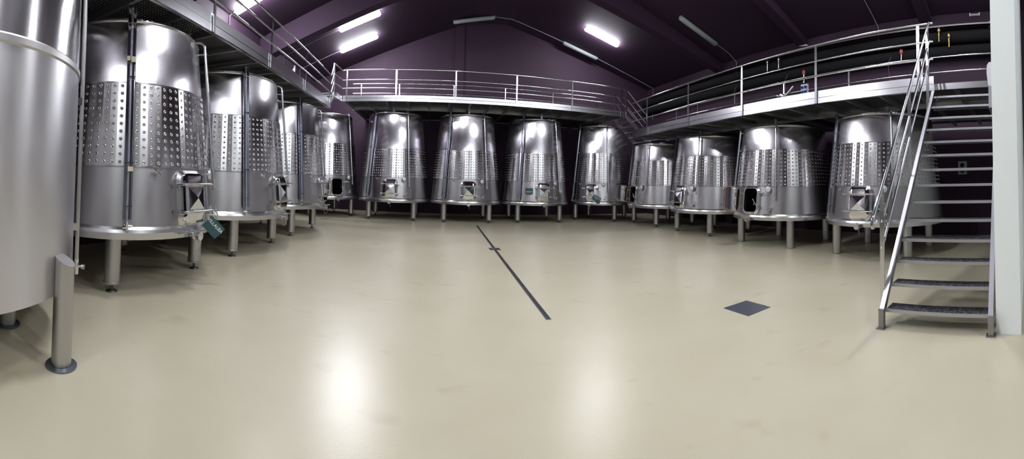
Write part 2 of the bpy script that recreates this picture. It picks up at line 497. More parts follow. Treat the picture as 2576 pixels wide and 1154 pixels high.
        for y in (-.17, .17):      # hinge straps
            mb.box((-.015, y - .018, .005), (.07, y + .018, .04))
            mb.tube([(0, y - .035, .02), (0, y + .035, .02)], .013, 8)
        return mb.mesh('manhole_door', [POLISH])
    hm = dm @ tr(-DOORW / 2 - .075, 0, .065)
    if opn: hm = hm @ rot('Y', -math.radians(swing))
    dr = link('manhole_door', cached('doorp', doorpanel), root, hm)
    def gask():
        mb = MB(); ox = DOORW / 2 + .075
        p = rrect(DOORW + .0, DOORH + .0, .115, 6)
        mb.tube([(x + ox, y, -.006) for x, y in p + [p[0]]], .010, 8, False)
        return mb.mesh('door_gasket', [ORANGE])
    link('door_gasket', cached('gask', gask), dr)
    def bar(closed):
        mb = MB(); ox = DOORW / 2 + .075
        mb.tube([(-.03, 0, .105), (ox * 2 - .02, 0, .105)], .0145, 10)
        mb.disc((-.03, 0, .02), (0, 0, 1), .02, .10, 10); mb.disc((ox * 2 - .02, 0, .0), (0, 0, 1), .012, .11, 10)
        mb.tube([(ox, 0, .05), (ox, 0, .11)], .02, 10)
        if closed:
            x = ox * 2 - .02
            mb.tube([(x, 0, .105), (x + .13, -.012, .10)], .009, 8)
            mb.tube([(x + .10, .07, .105), (x + .125, -.012, .10), (x + .15, -.085, .11)], [.008, .011, .008], 8)
        return mb.mesh('clamp_bar', [STEEL])
    for y in (-.185, .185):
        link('clamp_bar', cached(('bar', opn), lambda: bar(not opn)), dr, tr(0, y, 0))
    if opn:
        def wing():
            mb = MB()
            mb.tube([(0, 0, .06), (.13, 0, .09)], .010, 8); mb.tube([(.13, 0, .09), (.25, -.01, .10)], .013, 8)
            mb.tube([(.10, .05, .10), (.16, -.02, .10)], .009, 8)
            return mb.mesh('wing_screw', [STEEL])
        for y in (-.18, .19):
            link('wing_screw', cached('wing', wing), root, dm @ tr(DOORW / 2 + .06, y, .02) @ rot('Z', .0 if y > 0 else 2.2))
    # level gauge along the cone, left of the door
    ga = -.67
    gz0, gz1 = .98, zt + {'left': .11, 'back': .22}.get(kind, .10)
    def gauge():
        mb = MB()
        base = Vector((math.sin(ga), -math.cos(ga), 0)); side = Vector((math.cos(ga), math.sin(ga), 0))
        def P(z, off, sd=0): return base * (R(z) + off) + side * sd + Vector((0, 0, z))
        def plank(o0, o1, s0, s1, za, zb):
            vs = [P(za, o0, s0), P(za, o0, s1), P(za, o1, s1), P(za, o1, s0), P(zb, o0, s0), P(zb, o0, s1), P(zb, o1, s1), P(zb, o1, s0)]
            mb.add(vs, [(0, 3, 2, 1), (4, 5, 6, 7), (0, 1, 5, 4), (1, 2, 6, 5), (2, 3, 7, 6), (3, 0, 4, 7)], False)
        plank(.055, .062, -.055, .055, gz0, gz1)        # back of the channel
        plank(.055, .105, -.055, -.049, gz0, gz1)       # its two flanges
        plank(.055, .105, .049, .055, gz0, gz1)
        for z in (j0 + .05, j1 + .05, zt - .1, 1.15):
            plank(.0, .07, -.015, .015, z - .012, z + .012)
            plank(.09, .112, -.058, .058, z - .006, z + .006)
        return mb.mesh('level_gauge', [GAUGE])
    lg = link('level_gauge', cached((kind, 'gauge'), gauge), root)
    def gtube():
        mb = MB(); base = Vector((math.sin(ga), -math.cos(ga), 0))
        P = lambda z, off=.085: base * (R(z) + off) + Vector((0, 0, z))
        mb.tube([P(gz0 - .05), P((gz0 + gz1) / 2), P(gz1)], .014, 10)
        return mb.mesh('gauge_tube', [GLASS])
    link('gauge_tube', cached((kind, 'gtube'), gtube), lg)
    def gvalve():
        mb = MB(); base = Vector((math.sin(ga), -math.cos(ga), 0)); side = Vector((math.cos(ga), math.sin(ga), 0))
        z = gz0 - .08
        c = base * (R(z) + .085) + Vector((0, 0, z))
        mb.tube([c + Vector((0, 0, .06)), c + Vector((0, 0, -.05))], .022, 10)
        mb.tube([c - base * .09, c + base * .03], .016, 10)
        mb.tube([c - side * .03, c + side * .07], [.02, .012], 10)
        mb.disc(c + Vector((0, 0, -.01)), -side, .028, .05, 12)
        return mb.mesh('gauge_valve', [POLISH])
    link('gauge_valve', cached((kind, 'gvalve'), gvalve), lg)
    if tape:
        mb = MB(); base = Vector((math.sin(ga), -math.cos(ga), 0)); side = Vector((math.cos(ga), math.sin(ga), 0))
        for z, h, a0, a1 in ((2.98, .075, .0, .057), (1.58, .06, -.01, .057), (3.0, .06, -.058, -.02)):
            p = base * (R(z) + .108) + Vector((0, 0, z))
            vs = [p + side * a0, p + side * a1, p + side * a1 + Vector((0, 0, h)) - base * .008, p + side * a0 + Vector((0, 0, h)) - base * .008]
            vs += [q + base * .003 for q in vs]
            mb = MB(); mb.add(vs, [(0, 1, 2, 3), (4, 5, 6, 7), (0, 1, 5, 4), (2, 3, 7, 6), (1, 2, 6, 5), (3, 0, 4, 7)], False)
            o = mb.build('tape_strip', CREAM, lg); o['label'] = 'cream paper tape'
    # wash pipe with a bend at the top, right of the door
    wa = .50
    def wash():
        mb = MB(); base = Vector((math.sin(wa), -math.cos(wa), 0))
        P = lambda z, off=.115: base * (R(z) + off) + Vector((0, 0, z))
        pts = [P(1.36), P(1.5), P(zt - .12)]
        for k in range(1, 6):
            a = PI / 2 * k / 5
            pts.append(P(zt - .07) + Vector((0, 0, .10 * math.sin(a))) - base * (.10 * (1 - math.cos(a))))
        pts.append(P(zt - .07) + Vector((0, 0, .10)) - base * .20); pts.append(P(zt - .07) + Vector((0, 0, .06)) - base * .26)
        mb.tube(pts, .024, 12)
        mb.tube([P(1.335), P(1.375)], .036, 14)
        for z in (j0 + .02, zt - .16):
            mb.tube([P(z, 0), P(z, .115)], .011, 8)
            mb.tube([P(z - .02), P(z + .02)], .031, 12)
        return mb.mesh('wash_pipe', [STEEL])
    link('wash_pipe', cached((kind, 'wash'), wash), root)
    # thermometer under the jacket edge
    def thermo():
        mb = MB()
        mb.tube([(0, 0, -.01), (0, 0, .07)], .018, 10)
        mb.lathe([(.001, .07), (.078, .07), (.082, .078), (.082, .098), (.072, .104)], 28)
        return mb.mesh('thermometer', [POLISH])
    def dial():
        mb = MB(); mb.lathe([(.072, .0), (.072, .003), (.001, .003)], 28)
        mb.cur = 1; mb.bar((-.045, -.015, .0045), (.03, .012, .0045), .006, .003, (0, 0, 1)); mb.disc((0, 0, .003), (0, 0, 1), .008, .003, 10)
        for k in range(11):
            a = -.6 + k / 10 * (PI + 1.2)
            mb.bar((.058 * math.cos(a), .058 * math.sin(a), .0035), (.066 * math.cos(a), .066 * math.sin(a), .0035), .003, .001)
        return mb.mesh('dial_face', [DIAL, BLACK])
    th = link('thermometer', cached('thermo', thermo), root, on_shell(.37, j0 - .075))
    link('dial_face', cached('dial', dial), th, tr(0, 0, .101))
    # small sample valve upper left, sample valve lower right, drain valve at the ring
    def svalve():
        mb = MB()
        mb.tube([(0, 0, -.01), (0, 0, .06)], .016, 10); mb.disc((0, 0, .03), (0, 0, 1), .027, .012, 14)
        mb.tube([(-.03, .02, .06), (0, 0, .07), (.02, -.04, .085)], .013, 8)
        mb.tube([(0, .0, .07), (.06, .035, .09)], [.010, .006], 8)
        mb.tube([(-.03, .02, .06), (-.05, .03, .06)], .020, 10)
        return mb.mesh('sample_valve', [POLISH])
    link('sample_valve', cached('svalve', svalve), root, on_shell(-.40, j0 - .07))
    def rvalve():
        mb = MB()
        mb.tube([(0, 0, -.01), (0, 0, .10)], .026, 12); mb.disc((0, 0, .045), (0, 0, 1), .042, .016, 16)
        mb.disc((0, 0, .075), (0, 0, 1), .042, .012, 16)
        mb.tube([(0, .03, .06), (.02, .07, .06)], .010, 8); mb.tube([(.02, .07, .06), (.13, .085, .06)], [.010, .008], 8)
        mb.tube([(0, 0, .10), (.0, -.03, .115)], [.026, .028], 12)
        return mb.mesh('racking_valve', [STEEL])
    link('racking_valve', cached('rvalve', rvalve), root, on_shell(.40, 1.00))
    def dvalve():
        mb = MB()
        mb.tube([(0, 0, -.05), (0, 0, .16)], .032, 14)
        mb.disc((0, 0, .05), (0, 0, 1), .052, .02, 18); mb.disc((0, 0, .12), (0, 0, 1), .052, .02, 18)
        mb.disc((0, 0, .15), (0, 0, 1), .058, .022, 20)
        mb.tube([(0, .03, .09), (0, .075, .09)], .012, 8); mb.tube([(0, .075, .09), (.02, .085, .22)], [.012, .008], 8)
        mb.tube([(.03, -.02, .15), (.045, -.09, .15), (.05, -.16, .12), (.03, -.18, .08), (.02, -.10, .05), (.02, -.03, .05)], .003, 5)
        return mb.mesh('drain_valve', [STEEL])
    link('drain_valve', cached('dvalve', dvalve), root, Matrix(((1, 0, 0, 0), (0, 0, -1, -(R(ZB) + .0)), (0, 1, 0, ZB + .015), (0, 0, 0, 1))))
    return root

GL, GB, GR = 'fermentation tanks along the left wall', 'fermentation tanks along the back wall', 'fermentation tanks along the right wall'
Z90 = PI / 2
LX = -4.556
build_tank('left', 'tall steel fermentation tank beside the big plain tank, hung with a green diamond sign', (LX, 4.056, 0), Z90, GL, tape=True)
build_tank('left', 'second conical steel tank of the left row, behind the one with the diamond sign', (LX, 7.06, 0), Z90, GL)
build_tank('left', 'last steel tank of the left row, next to the corner tank with the open hatch', (LX, 10.06, 0), Z90, GL)
build_tank('corner', 'steel tank in the left back corner with its manhole open and dark', (-4.68, 15.40, 0), math.radians(38), GB, 'open', 112)
build_tank('back', 'first closed steel tank of the back row, beside the open corner tank', (-1.62, 15.35, 0), 0, GB)
build_tank('back', 'middle steel tank of the back row, in line with the floor drain', (1.34, 15.30, 0), 0, GB)
build_tank('back', 'back row steel tank with a small level green sign left of its door', (4.30, 15.40, 0), 0, GB)
build_tank('corner', 'steel tank in the right back corner with a tilted green sign below its door', (7.6, 15.55, 0), -math.radians(43), GB)
RA = -.0338
ux, uy = -math.sin(RA), math.cos(RA)
def rpos(i): l = i * 3.1738; return (7.918 + ux * l + uy * .89, 3.2375 + uy * l - ux * .89, 0)
RZR = -Z90 + RA
build_tank('right', 'short steel tank at the far end of the right row with its manhole open', rpos(3), RZR, GR, 'open', 95)
build_tank('right', 'short steel tank of the right row with closed polished door, between the two open ones', rpos(2), RZR, GR)
build_tank('right', 'short steel tank of the right row, its orange-edged manhole door swung open', rpos(1), RZR, GR, 'open', 104, flat=True)
build_tank('right', 'short steel tank behind the stair handrail with a dark green sign beside its door', rpos(0), RZR, GR, flat=True)

# big plain tank at the left edge
TC, TR_ = (-3.695, .87), 1.38
st = thing('storage_tank', 'large plain cylindrical steel tank cut off by the left edge of the picture', 'tank', (*TC, 0), 0)
mb = MB(); mb.lathe([(TR_, .57), (TR_, 1.5), (TR_, 2.47)], 160); mb.lathe([(.001, .5), (TR_ - .1, .52), (TR_, .57)], 160)
mb.build('lower_shell', STEEL_BIG, st)
mb = MB(); mb.lathe([(TR_, 2.47), (TR_, 3.2), (TR_, 3.9)], 160); mb.lathe([(TR_, 3.9), (.4, 4.1), (.001, 4.1)], 160)
mb.build('upper_shell', STEEL_BIGTOP, st)
mb = MB(); mb.lathe([(TR_, 2.43), (TR_ + .012, 2.445), (TR_ + .012, 2.49), (TR_, 2.505)], 160, split=True); mb.build('weld_band', LEGM, st)
def big_leg(x, y, top, seat=True):
    m = MB()
    dx, dy = TC[0] - x, TC[1] - y; q = math.hypot(dx, dy) or 1; dx /= q; dy /= q
    ring = [(.082 * math.cos(2 * PI * k / 32), .082 * math.sin(2 * PI * k / 32)) for k in range(32)]
    vs = [(a, b, .02) for a, b in ring] + [(a, b, top + .55 * (a * dx + b * dy)) for a, b in ring]
    m.add(vs, [(k, (k + 1) % 32, 32 + (k + 1) % 32, 32 + k) for k in range(32)], True)
    m.add(vs[32:], [tuple(range(32))], False)
    lg = m.build('leg', LEGM, st, tr(x - TC[0], y - TC[1], 0))
    m = MB(); m.lathe([(.001, 0), (.128, 0), (.128, .014), (.085, .02)], 40, split=True)
    m.build('foot_plate', PLATE, lg)
big_leg(-2.475, 1.63, .86)
big_leg(-3.36, 1.55, .56)
big_leg(-4.7, .3, .56)
big_leg(-3.0, -.35, .86)
mb = MB(); c = Vector((-2.985 - TC[0], 2.105 - TC[1], 0))
mb.tube([c + Vector((0, 0, .66)), c + Vector((0, 0, 3.8))], .021, 12)
dr_ = (Vector((0, 0, 0)) - c); dr_.z = 0; dr_.normalize()
lg = mb.build('level_gauge', LEGM, st)
for z in (1.02, 2.25, 3.3):
    mb = MB(); mb.bar(c + Vector((0, 0, z)), c + dr_ * .12 + Vector((0, 0, z)), .05, .07, (0, 0, 1)); mb.build('gauge_bracket', STEEL, lg)
mb = MB(); sd = Vector((-dr_.y, dr_.x, 0))
mb.tube([c + Vector((0, 0, .70)), c + Vector((0, 0, .55))], .024, 10); mb.tube([c + dr_ * .1 + Vector((0, 0, .63)), c - dr_ * .05 + Vector((0, 0, .63))], .02, 10)
mb.tube([c + Vector((0, 0, .63)), c + Vector((.05, .03, .63))], .012, 8); mb.disc(c + Vector((.05, .03, .63)), (.8, .5, 0), .025, .025, 12)
mb.build('gauge_valve', POLISH, lg)

# ------------------------------------------------------------------ signs
def sign(label, centre, w, h, out, tilt, lines, cordto):
    root = thing('tank_sign', label, 'sign', centre, 0, None)
    o = Vector(out).normalized(); up = Vector((0, 0, 1)); side = up.cross(o).normalized(); up = o.cross(side)
    m = Matrix((side, up, o)).transposed().to_4x4() @ rot('Z', tilt)
    MB().box((-w / 2, -h / 2, -.006), (w / 2, h / 2, .006)).build('sign_board', GREEN, root, m)
    for txt, size, ty in lines:
        cu = bpy.data.curves.new('lettering', 'FONT'); cu.body = txt; cu.size = size; cu.align_x = 'CENTER'; cu.align_y = 'CENTER'; cu.extrude = .001
        cu.materials.append(INK)
        to = bpy.data.objects.new('tmp', cu); COL.objects.link(to)
        me = bpy.data.meshes.new_from_object(to); bpy.data.objects.remove(to); bpy.data.curves.remove(cu)
        me.name = 'lettering'
        link('lettering', me, root, m @ tr(0, ty, .0075))
    mb = MB()
    for q in (-1, 1):
        a = m @ Vector((q * w * .42, h * .42, .0))
        mb.tube([a, (a + Vector(cordto)) / 2 + Vector((0, 0, -.01)), Vector(cordto)], .003, 5)
    mb.build('cord', CORD, root)
    return root
sign('green diamond-hung sign reading VILLALBA on the tank beside the big plain tank', (-2.91, 4.35, .83), .27, .20, (.62, -.78, .05), -.78, [('VILLALBA', .068, .035)], (-.05, .05, .22))
sign('level dark green sign with a pale scribble, left of a back row tank door', (3.73, 14.0, 1.30), .30, .215, (-.25, -1, 0), 0, [('Lagasetti', .062, -.03)], (.0, .05, .24))
sign('tilted dark green sign hanging below the door of the right corner tank', (6.71, 14.16, 1.01), .36, .23, (-.5, -1, .05), -.5, [('MONTECILLO', .05, .05), ('LAMIT', .046, -.01)], (-.08, .05, .26))
sign('dark green sign beside the door of the tank behind the stair handrail', (7.325, 2.77, 1.17), .30, .235, (-1, -.25, .1), .05, [('LAGASETTI', .05, .055), ('—', .05, .0), ('2016', .05, -.055)], (.05, .2, .16))

# ------------------------------------------------------------------ walkways
def catwalk(name, label, p0, p1, width, zb, fh, rails, posts, seams, inner_posts, inner_rails, floor_w, supports, group='raised walkways over the tanks', skirt_gap=None):
    p0 = Vector(p0); p1 = Vector(p1); d = p1 - p0; ln = d.length
    ang = math.atan2(d.y, d.x)
    root = thing(name, label, 'walkway', (p0.x, p0.y, 0), ang, group)
    spans = [(0, ln)] if not skirt_gap else [(0, skirt_gap[0]), (skirt_gap[1], ln)]
    ch = .125
    mb = MB()
    mb.box((0, 0, zb), (ln, .012, zb + ch)); mb.box((0, 0, zb), (ln, .07, zb + .008)); mb.box((0, 0, zb + ch - .008), (ln, .07, zb + ch))
    mb.box((0, width - .012, zb), (ln, width, zb + ch))
    mb.build('edge_channel', FASC, root)
    mb = MB()
    for a, b in spans: mb.box((a, .004, zb + ch + .006), (b, .014, zb + fh))
    mb.build('toe_board', FASC, root)
    MB().box((0, .014, zb + ch), (ln, floor_w, zb + ch + .006)).build('perforated_floor', GRATE, root)
    n = int(ln / .75)
    for i in range(n + 1):
        x = .05 + (ln - .1) * i / n
        mb = MB(); mb.box((x - .025, .07, zb + .02), (x + .025, floor_w - .02, zb + ch - .002)); mb.build('joist', JOIST, root)
    for (x, y, zt) in supports:
        mb = MB(); mb.box((x - .035, y - .03, zt), (x + .035, y + .03, zb + .02)); mb.build('support_post', FASC, root)
    names = ('handrail', 'middle_rail', 'lower_rail')
    for i, z in enumerate(rails):
        for a, b in spans[:1]:
            mb = MB(); mb.tube([(a, -.02, z), (b, -.02, z)], .0215 if i == 0 else .0185, 10); mb.build(names[i], STEEL, root)
    for x in posts:
        mb = MB(); mb.box((x - .028, -.026, zb + .0), (x + .028, -.012, rails[0] - .01)); mb.build('railing_post', STEEL, root)
    for i, z in enumerate(inner_rails):
        mb = MB(); mb.tube([(0, width - .03, z), (ln, width - .03, z)], .016, 10); mb.build('inner_rail', STEEL, root)
    for x in inner_posts:
        mb = MB(); mb.box((x - .02, width - .036, zb + ch), (x + .02, width - .024, inner_rails[0])); mb.build('inner_post', STEEL, root)
    return root
LB, LFH = 3.72, .28
y0L = 2.4
lsup = []
for yc in (4.056, 7.06, 10.06):
    for dy in (.35,): lsup.append((yc + dy - y0L, .34, 3.62))
catwalk('catwalk', 'raised steel walkway with railing over the left row of tanks', (-3.2, y0L, 0), (-3.2, 10.9, 0), 1.75, LB, LFH, (4.73, 4.46, 4.20),
        [v - y0L for v in (4.58, 6.6, 8.6, 10.78)], [], [v - y0L for v in (3.5, 5.6, 7.7, 9.8)], (4.80, 4.45), 2.98, lsup)
BB = 4.45
bsup = [(x + 3.45, 1.06, 4.24) for x in (-1.62, 1.34, 4.30)]
catwalk('catwalk', 'raised steel walkway with railing over the back row of tanks', (-3.45, 13.4, 0), (7.65, 13.4, 0), 1.75, BB, .23, (5.62, 5.25, 4.94),
        [v + 3.45 for v in (-3.3, -1.45, .73, 3.0, 5.22, 7.42)], [], [v + 3.45 for v in (-3.1, -1.5, .75, 2.9, 5.0, 7.1)], (5.55, 5.15), YB - 13.42, bsup)
RB = 3.42
pR0, pR1 = Vector((7.2, 12.1, 0)), Vector((6.83, -.0, 0))
def rl(y): return 12.1 - y
rsup = [(rl(rpos(i)[1]) + .35, 1.0 + .1 * (i == 0), 3.26) for i in (0, 1, 2, 3)]
catwalk('catwalk', 'raised steel walkway with railing over the right row, reached by the staircase', pR0, (6.83, .28, 0), 1.6, RB, .28, (4.72, 4.36, 4.02),
        [rl(v) for v in (11.0, 8.6, 6.35, 4.1, 1.78)], [], [rl(v) for v in (11.4, 10.1, 8.2, 6.2, 4.1, 2.15)], (4.62, 4.26), 4.5, rsup, skirt_gap=(rl(1.48), rl(.28)))

def corner_steps(label, a, b, za, zb, width_vec, nst, rails_a, rails_b, tail=None):
    """a flight from a (low) to b (high); width_vec points to the far stringer"""
    root = thing('corner_steps', label, 'steps', (a[0], a[1], za), 0, 'short flights joining the walkways')
    A = Vector((0, 0, 0)); B = Vector((b[0] - a[0], b[1] - a[1], zb - za)); Wv = Vector((*width_vec, 0))
    for q in (0, 1):
        mb = MB(); mb.bar(A + Wv * q + Vector((0, 0, -.05)), B + Wv * q + Vector((0, 0, -.05)), .012, .17); mb.build('stringer', FASC, root)
    hd = Vector((B.x, B.y, 0)).normalized()
    for i in range(1, nst + 1):
        p = A + B * (i / (nst + 1))
        mb = MB(); q0 = p - hd * .11; q1 = p + hd * .11
        vs = [q0, q1, q1 + Wv, q0 + Wv]; vs = [v + Vector((0, 0, dz)) for dz in (-.03, 0) for v in vs]
        mb.add(vs, [(0, 3, 2, 1), (4, 5, 6, 7), (0, 1, 5, 4), (1, 2, 6, 5), (2, 3, 7, 6), (3, 0, 4, 7)], False); mb.build('tread', JOIST, root)
    for q in (0, 1):
        for i, (ra, rb) in enumerate(zip(rails_a, rails_b)):
            if q and i == 2: continue
            pts = [A + Wv * q + Vector((0, 0, ra - za)), Vector((B.x, B.y, rb - za)) + Wv * q]
            if tail and not q: pts.append(Vector(tail) - Vector((a[0], a[1], 0)) + Vector((0, 0, rb - za)))
            mb = MB()
            for k in range(len(pts) - 1): mb.tube(pts[k:k + 2], .02, 10)
            mb.build(('handrail', 'middle_rail', 'lower_rail')[i], STEEL, root)
        mb = MB(); mb.box((B.x - .03, B.y - .03, zb - za - .1), (B.x + .03, B.y + .03, rails_b[0] - za), tr(*(Wv * q))); mb.build('railing_post', STEEL, root)
    if tail:
        t = Vector((tail[0] - a[0], tail[1] - a[1], 0)); dv = (t - Vector((B.x, B.y, 0)))
        mb = MB(); mb.bar((B.x, B.y, zb - za - .02), (t.x, t.y, zb - za - .02), .012, .2); mb.build('landing_edge', FASC, root)
        mb = MB(); vs = [Vector((B.x, B.y, zb - za)), t + Vector((0, 0, zb - za)), t + Wv + Vector((0, 0, zb - za)), Vector((B.x, B.y, zb - za)) + Wv]
        vs = [v + Vector((0, 0, dz)) for dz in (-.02, 0) for v in vs]
        mb.add(vs, [(0, 3, 2, 1), (4, 5, 6, 7), (0, 1, 5, 4), (1, 2, 6, 5), (2, 3, 7, 6), (3, 0, 4, 7)], False); mb.build('landing_floor', JOIST, root)
    return root
corner_steps('short steel steps rising from the left walkway to the back walkway', (-3.2, 10.92), (-3.55, 12.45), LB + .12, BB + .12, (-1.5, 0), 3, (4.73, 4.46, 4.20), (5.60, 5.25, 4.94), tail=(-3.47, 13.39, 0))
corner_steps('short steel steps dropping from the back walkway to the right walkway', (8.75, 13.42), (7.68, 13.42), RB + .12, BB + .12, (0, 1.0), 4, (4.60, 4.23, 3.92), (5.62, 5.25, 4.94))
mb = thing('landing', 'small steel landing at the foot of the corner steps by the right wall', 'landing', (8.75, 12.12, 0))
MB().box((0, 0, RB + .1), (1.5, 2.85, RB + .125)).build('perforated_floor', JOIST, mb)
m2 = MB(); m2.box((1.37, 2.7, 0), (1.45, 2.78, RB + .1)); m2.build('support_post', JOIST, mb)

# ------------------------------------------------------------------ staircase
sc_ = thing('staircase', 'steep open steel staircase climbing beside the white block wall', 'staircase', (4.0, .885, 0))
SY0, SY1 = .275, 1.49
def lx(x): return x - 4.0
def ly(y): return y - .885
NT, RISE, RUN, X0, Z0 = 14, .2365, .2105, 4.03, .20
def tz(i): return Z0 + RISE * i
def tx(i): return X0 + RUN * i
for y in (SY0, SY1):
    mb = MB()
    a = (lx(tx(0) - .06), ly(y), tz(0) - .02); b = (lx(6.84), ly(y), tz(0) + (6.84 - X0) * RISE / RUN + .02)
    mb.bar(a, b, .055, .075, (0, 0, 1))
    mb.box((lx(tx(0) - .075) - .03, ly(y) - .03, .012), (lx(tx(0) - .075) + .035, ly(y) + .03, tz(0) + .02))
    st_ = mb.build('stringer', STAIR, sc_)
    mb = MB(); mb.box((lx(tx(0) - .075) - .05, ly(y) - .05, 0), (lx(tx(0) - .075) + .055, ly(y) + .05, .012)); mb.build('foot_plate', STAIR, st_)
for i in range(NT):
    mb = MB(); d = .22 if i < 13 else .2
    mb.box((lx(tx(i)), ly(SY0) + .03, tz(i) - .008), (lx(tx(i)) + d, ly(SY1) - .03, tz(i)))
    t_ = mb.build('tread', TREAD, sc_)
    mb = MB(); mb.box((lx(tx(i)) - .012, ly(SY0) + .028, tz(i) - .035), (lx(tx(i)), ly(SY1) - .028, tz(i) + .002)); mb.build('tread_nosing', TREADE, t_)
    mb = MB(); mb.box((lx(tx(i)) + d - .012, ly(SY0) + .028, tz(i) - .035), (lx(tx(i)) + d, ly(SY1) - .028, tz(i) + .002)); mb.build('rear_lip', STAIR, t_)
ry = ly(SY1) + .045
def rail(nm, pts, r):
    mb = MB(); mb.tube(pts, r, 12); mb.build(nm, RAILM, sc_)
rail('handrail', [(lx(3.82), ry, 1.13), (lx(3.80), ry, 1.19), (lx(3.84), ry, 1.27), (lx(6.70), ry, 4.66), (lx(6.80), ry, 4.72)], .0225)
rail('middle_rail', [(lx(4.10), ry, 1.17), (lx(6.70), ry, 4.28), (lx(6.79), ry, 4.36)], .019)
rail('lower_rail', [(lx(4.10), ry, .86), (lx(6.70), ry, 3.95), (lx(6.79), ry, 4.02)], .019)
for x, zt in ((4.11, 1.57), (5.33, 3.02), (6.57, 4.50)):
    mb = MB(); zz = tz(0) + (x - X0) * RISE / RUN
    mb.box((lx(x) - .008, ry - .028, zz - .12), (lx(x) + .008, ry + .026, zt)); mb.build('railing_post', STEEL, sc_)

# ------------------------------------------------------------------ ceiling lamps, conduits
GLAMP = 'fluorescent lamps under the roof'
def lamp(label, a, b, lit, z=None):
    a = Vector(a); b = Vector(b)
    a = Vector((a.x, a.y, z or zceil(a.x) - .004)); b = Vector((b.x, b.y, z or zceil(b.x) - .004))
    mid = (a + b) / 2; ang = math.atan2((b - a).y, (b - a).x); ln = (b - a).length
    root = thing('fluorescent_lamp', label, 'lamp', mid, ang, GLAMP)
    slope = math.atan2((b - a).z, Vector((b.x - a.x, b.y - a.y)).length)
    m = rot('Y', -slope)
    mb = MB(); mb.box((-ln / 2, -.08, -.06), (ln / 2, .08, .0)); mb.build('lamp_body', LAMPOFF, root, m)
    mb = MB(); mb.smooth = True
    prof = [(-.125 * math.cos(t), -.055 - .095 * math.sin(t)) for t in [PI * k / 8 for k in range(9)]]
    n = len(prof)
    xs = [(-ln / 2, .55), (-ln / 2 + .06, 1), (ln / 2 - .06, 1), (ln / 2, .55)]
    vs = [(x, y * s, -.055 + (z + .055) * s) for x, s in xs for y, z in prof]
    fs = [(i * n + k, (i + 1) * n + k, (i + 1) * n + (k + 1) % n, i * n + (k + 1) % n) for i in range(3) for k in range(n)] + [tuple(range(n)), tuple(range(3 * n, 4 * n))]
    mb.add(vs, fs, True)
    mb.build('lamp_diffuser', LAMPON if lit else LAMPOFF, root, m)
    return root
lamp('lit lamp above the left railing, cut by the top edge', (-5.98, 9.7), (-4.4, 9.7), True)
lamp('upper of the two lit lamps over the left back corner', (-3.84, 13.95), (-2.24, 13.95), True)
lamp('lower of the two lit lamps over the left back corner', (-4.28, 15.85), (-2.62, 15.85), True)
lamp('lit lamp on the right slope of the roof', (6.5, 15.2), (8.2, 15.2), True)
lamp('unlit grey lamp lying level near the roof ridge', (.72, 17.3), (2.7, 17.3), False)
lamp('unlit grey lamp on the sloping conduit left of the lit right lamp', (6.25, 17.4), (8.15, 17.4), False)
lamp('unlit grey lamp above the right walkway', (8.6, 11.0), (10.55, 11.0), False)
# unseen lamps: overhead placed from tank reflections, rear pair added to light the wall
lamp('lit lamp overhead on the left roof slope', (-2.8, 4.2), (-1.2, 4.2), True)
lamp('lit lamp overhead beside the flat ridge', (.1, 3.4), (1.7, 3.4), True)
lamp('lit lamp overhead on the right roof slope', (4.9, 4.6), (6.5, 4.6), True)
lamp('lit lamp overhead above the camera side of the right walkway', (6.6, 1.6), (8.2, 1.6), True)
lamp('added unseen lamp lighting the white rear wall from the left roof slope', (-1.8, -6.2), (-.2, -6.2), True)
lamp('added unseen lamp lighting the white rear wall from the right roof slope', (4.6, -6.2), (6.2, -6.2), True)
def conduit(label, pts, r=.014):
    mb = MB(); mb.tube(pts, r, 8); o = mb.build('cable_conduit', CONDUIT); tag(o, label, 'conduit', 'cable conduits under the roof')
def cz(x, dy=.03): return zceil(x) - dy
conduit('conduit dropping from the top left lamp to the left wall', [(-5.98, 9.7, cz(-5.98)), (XL + .03, 9.7, cz(XL)), (XL + .03, 9.7, 5.2)])
conduit('conduit from the lower corner lamp down to the left wall', [(-4.28, 15.85, cz(-4.28)), (XL + .03, 15.85, cz(XL)), (XL + .03, 15.85, 5.2)])
conduit('thin conduit from the upper corner lamp to the left wall', [(-3.84, 13.95, cz(-3.84)), (XL + .03, 13.95, cz(XL)), (XL + .03, 13.95, 5.2)], .008)
conduit('conduit joining the level ridge lamp to the unlit sloping lamp', [(2.7, 17.3, cz(2.7)), (3.55, 17.35, cz(3.55)), (3.7, 17.36, cz(3.7)), (6.25, 17.4, cz(6.25))])
conduit('conduit from the sloping unlit lamp to the right wall corner', [(8.15, 17.4, cz(8.15)), (XR - .04, 17.5, cz(XR)), (XR - .04, 17.5, 5.4)])
conduit('conduit from the unlit lamp above the right walkway down the wall', [(10.55, 11.0, cz(10.55)), (11.3, 11.0, cz(11.3)), (XR - .04, 11.0, cz(XR) - .1), (XR - .04, 11.0, 6.45)])
conduit('bent conduit running down the right wall above the stair handrail', [(9.9, 4.5, cz(9.9)), (11.3, 4.5, cz(11.3)), (XR - .06, 4.45, cz(XR) - .12), (XR - .04, 4.45, 6.4)])

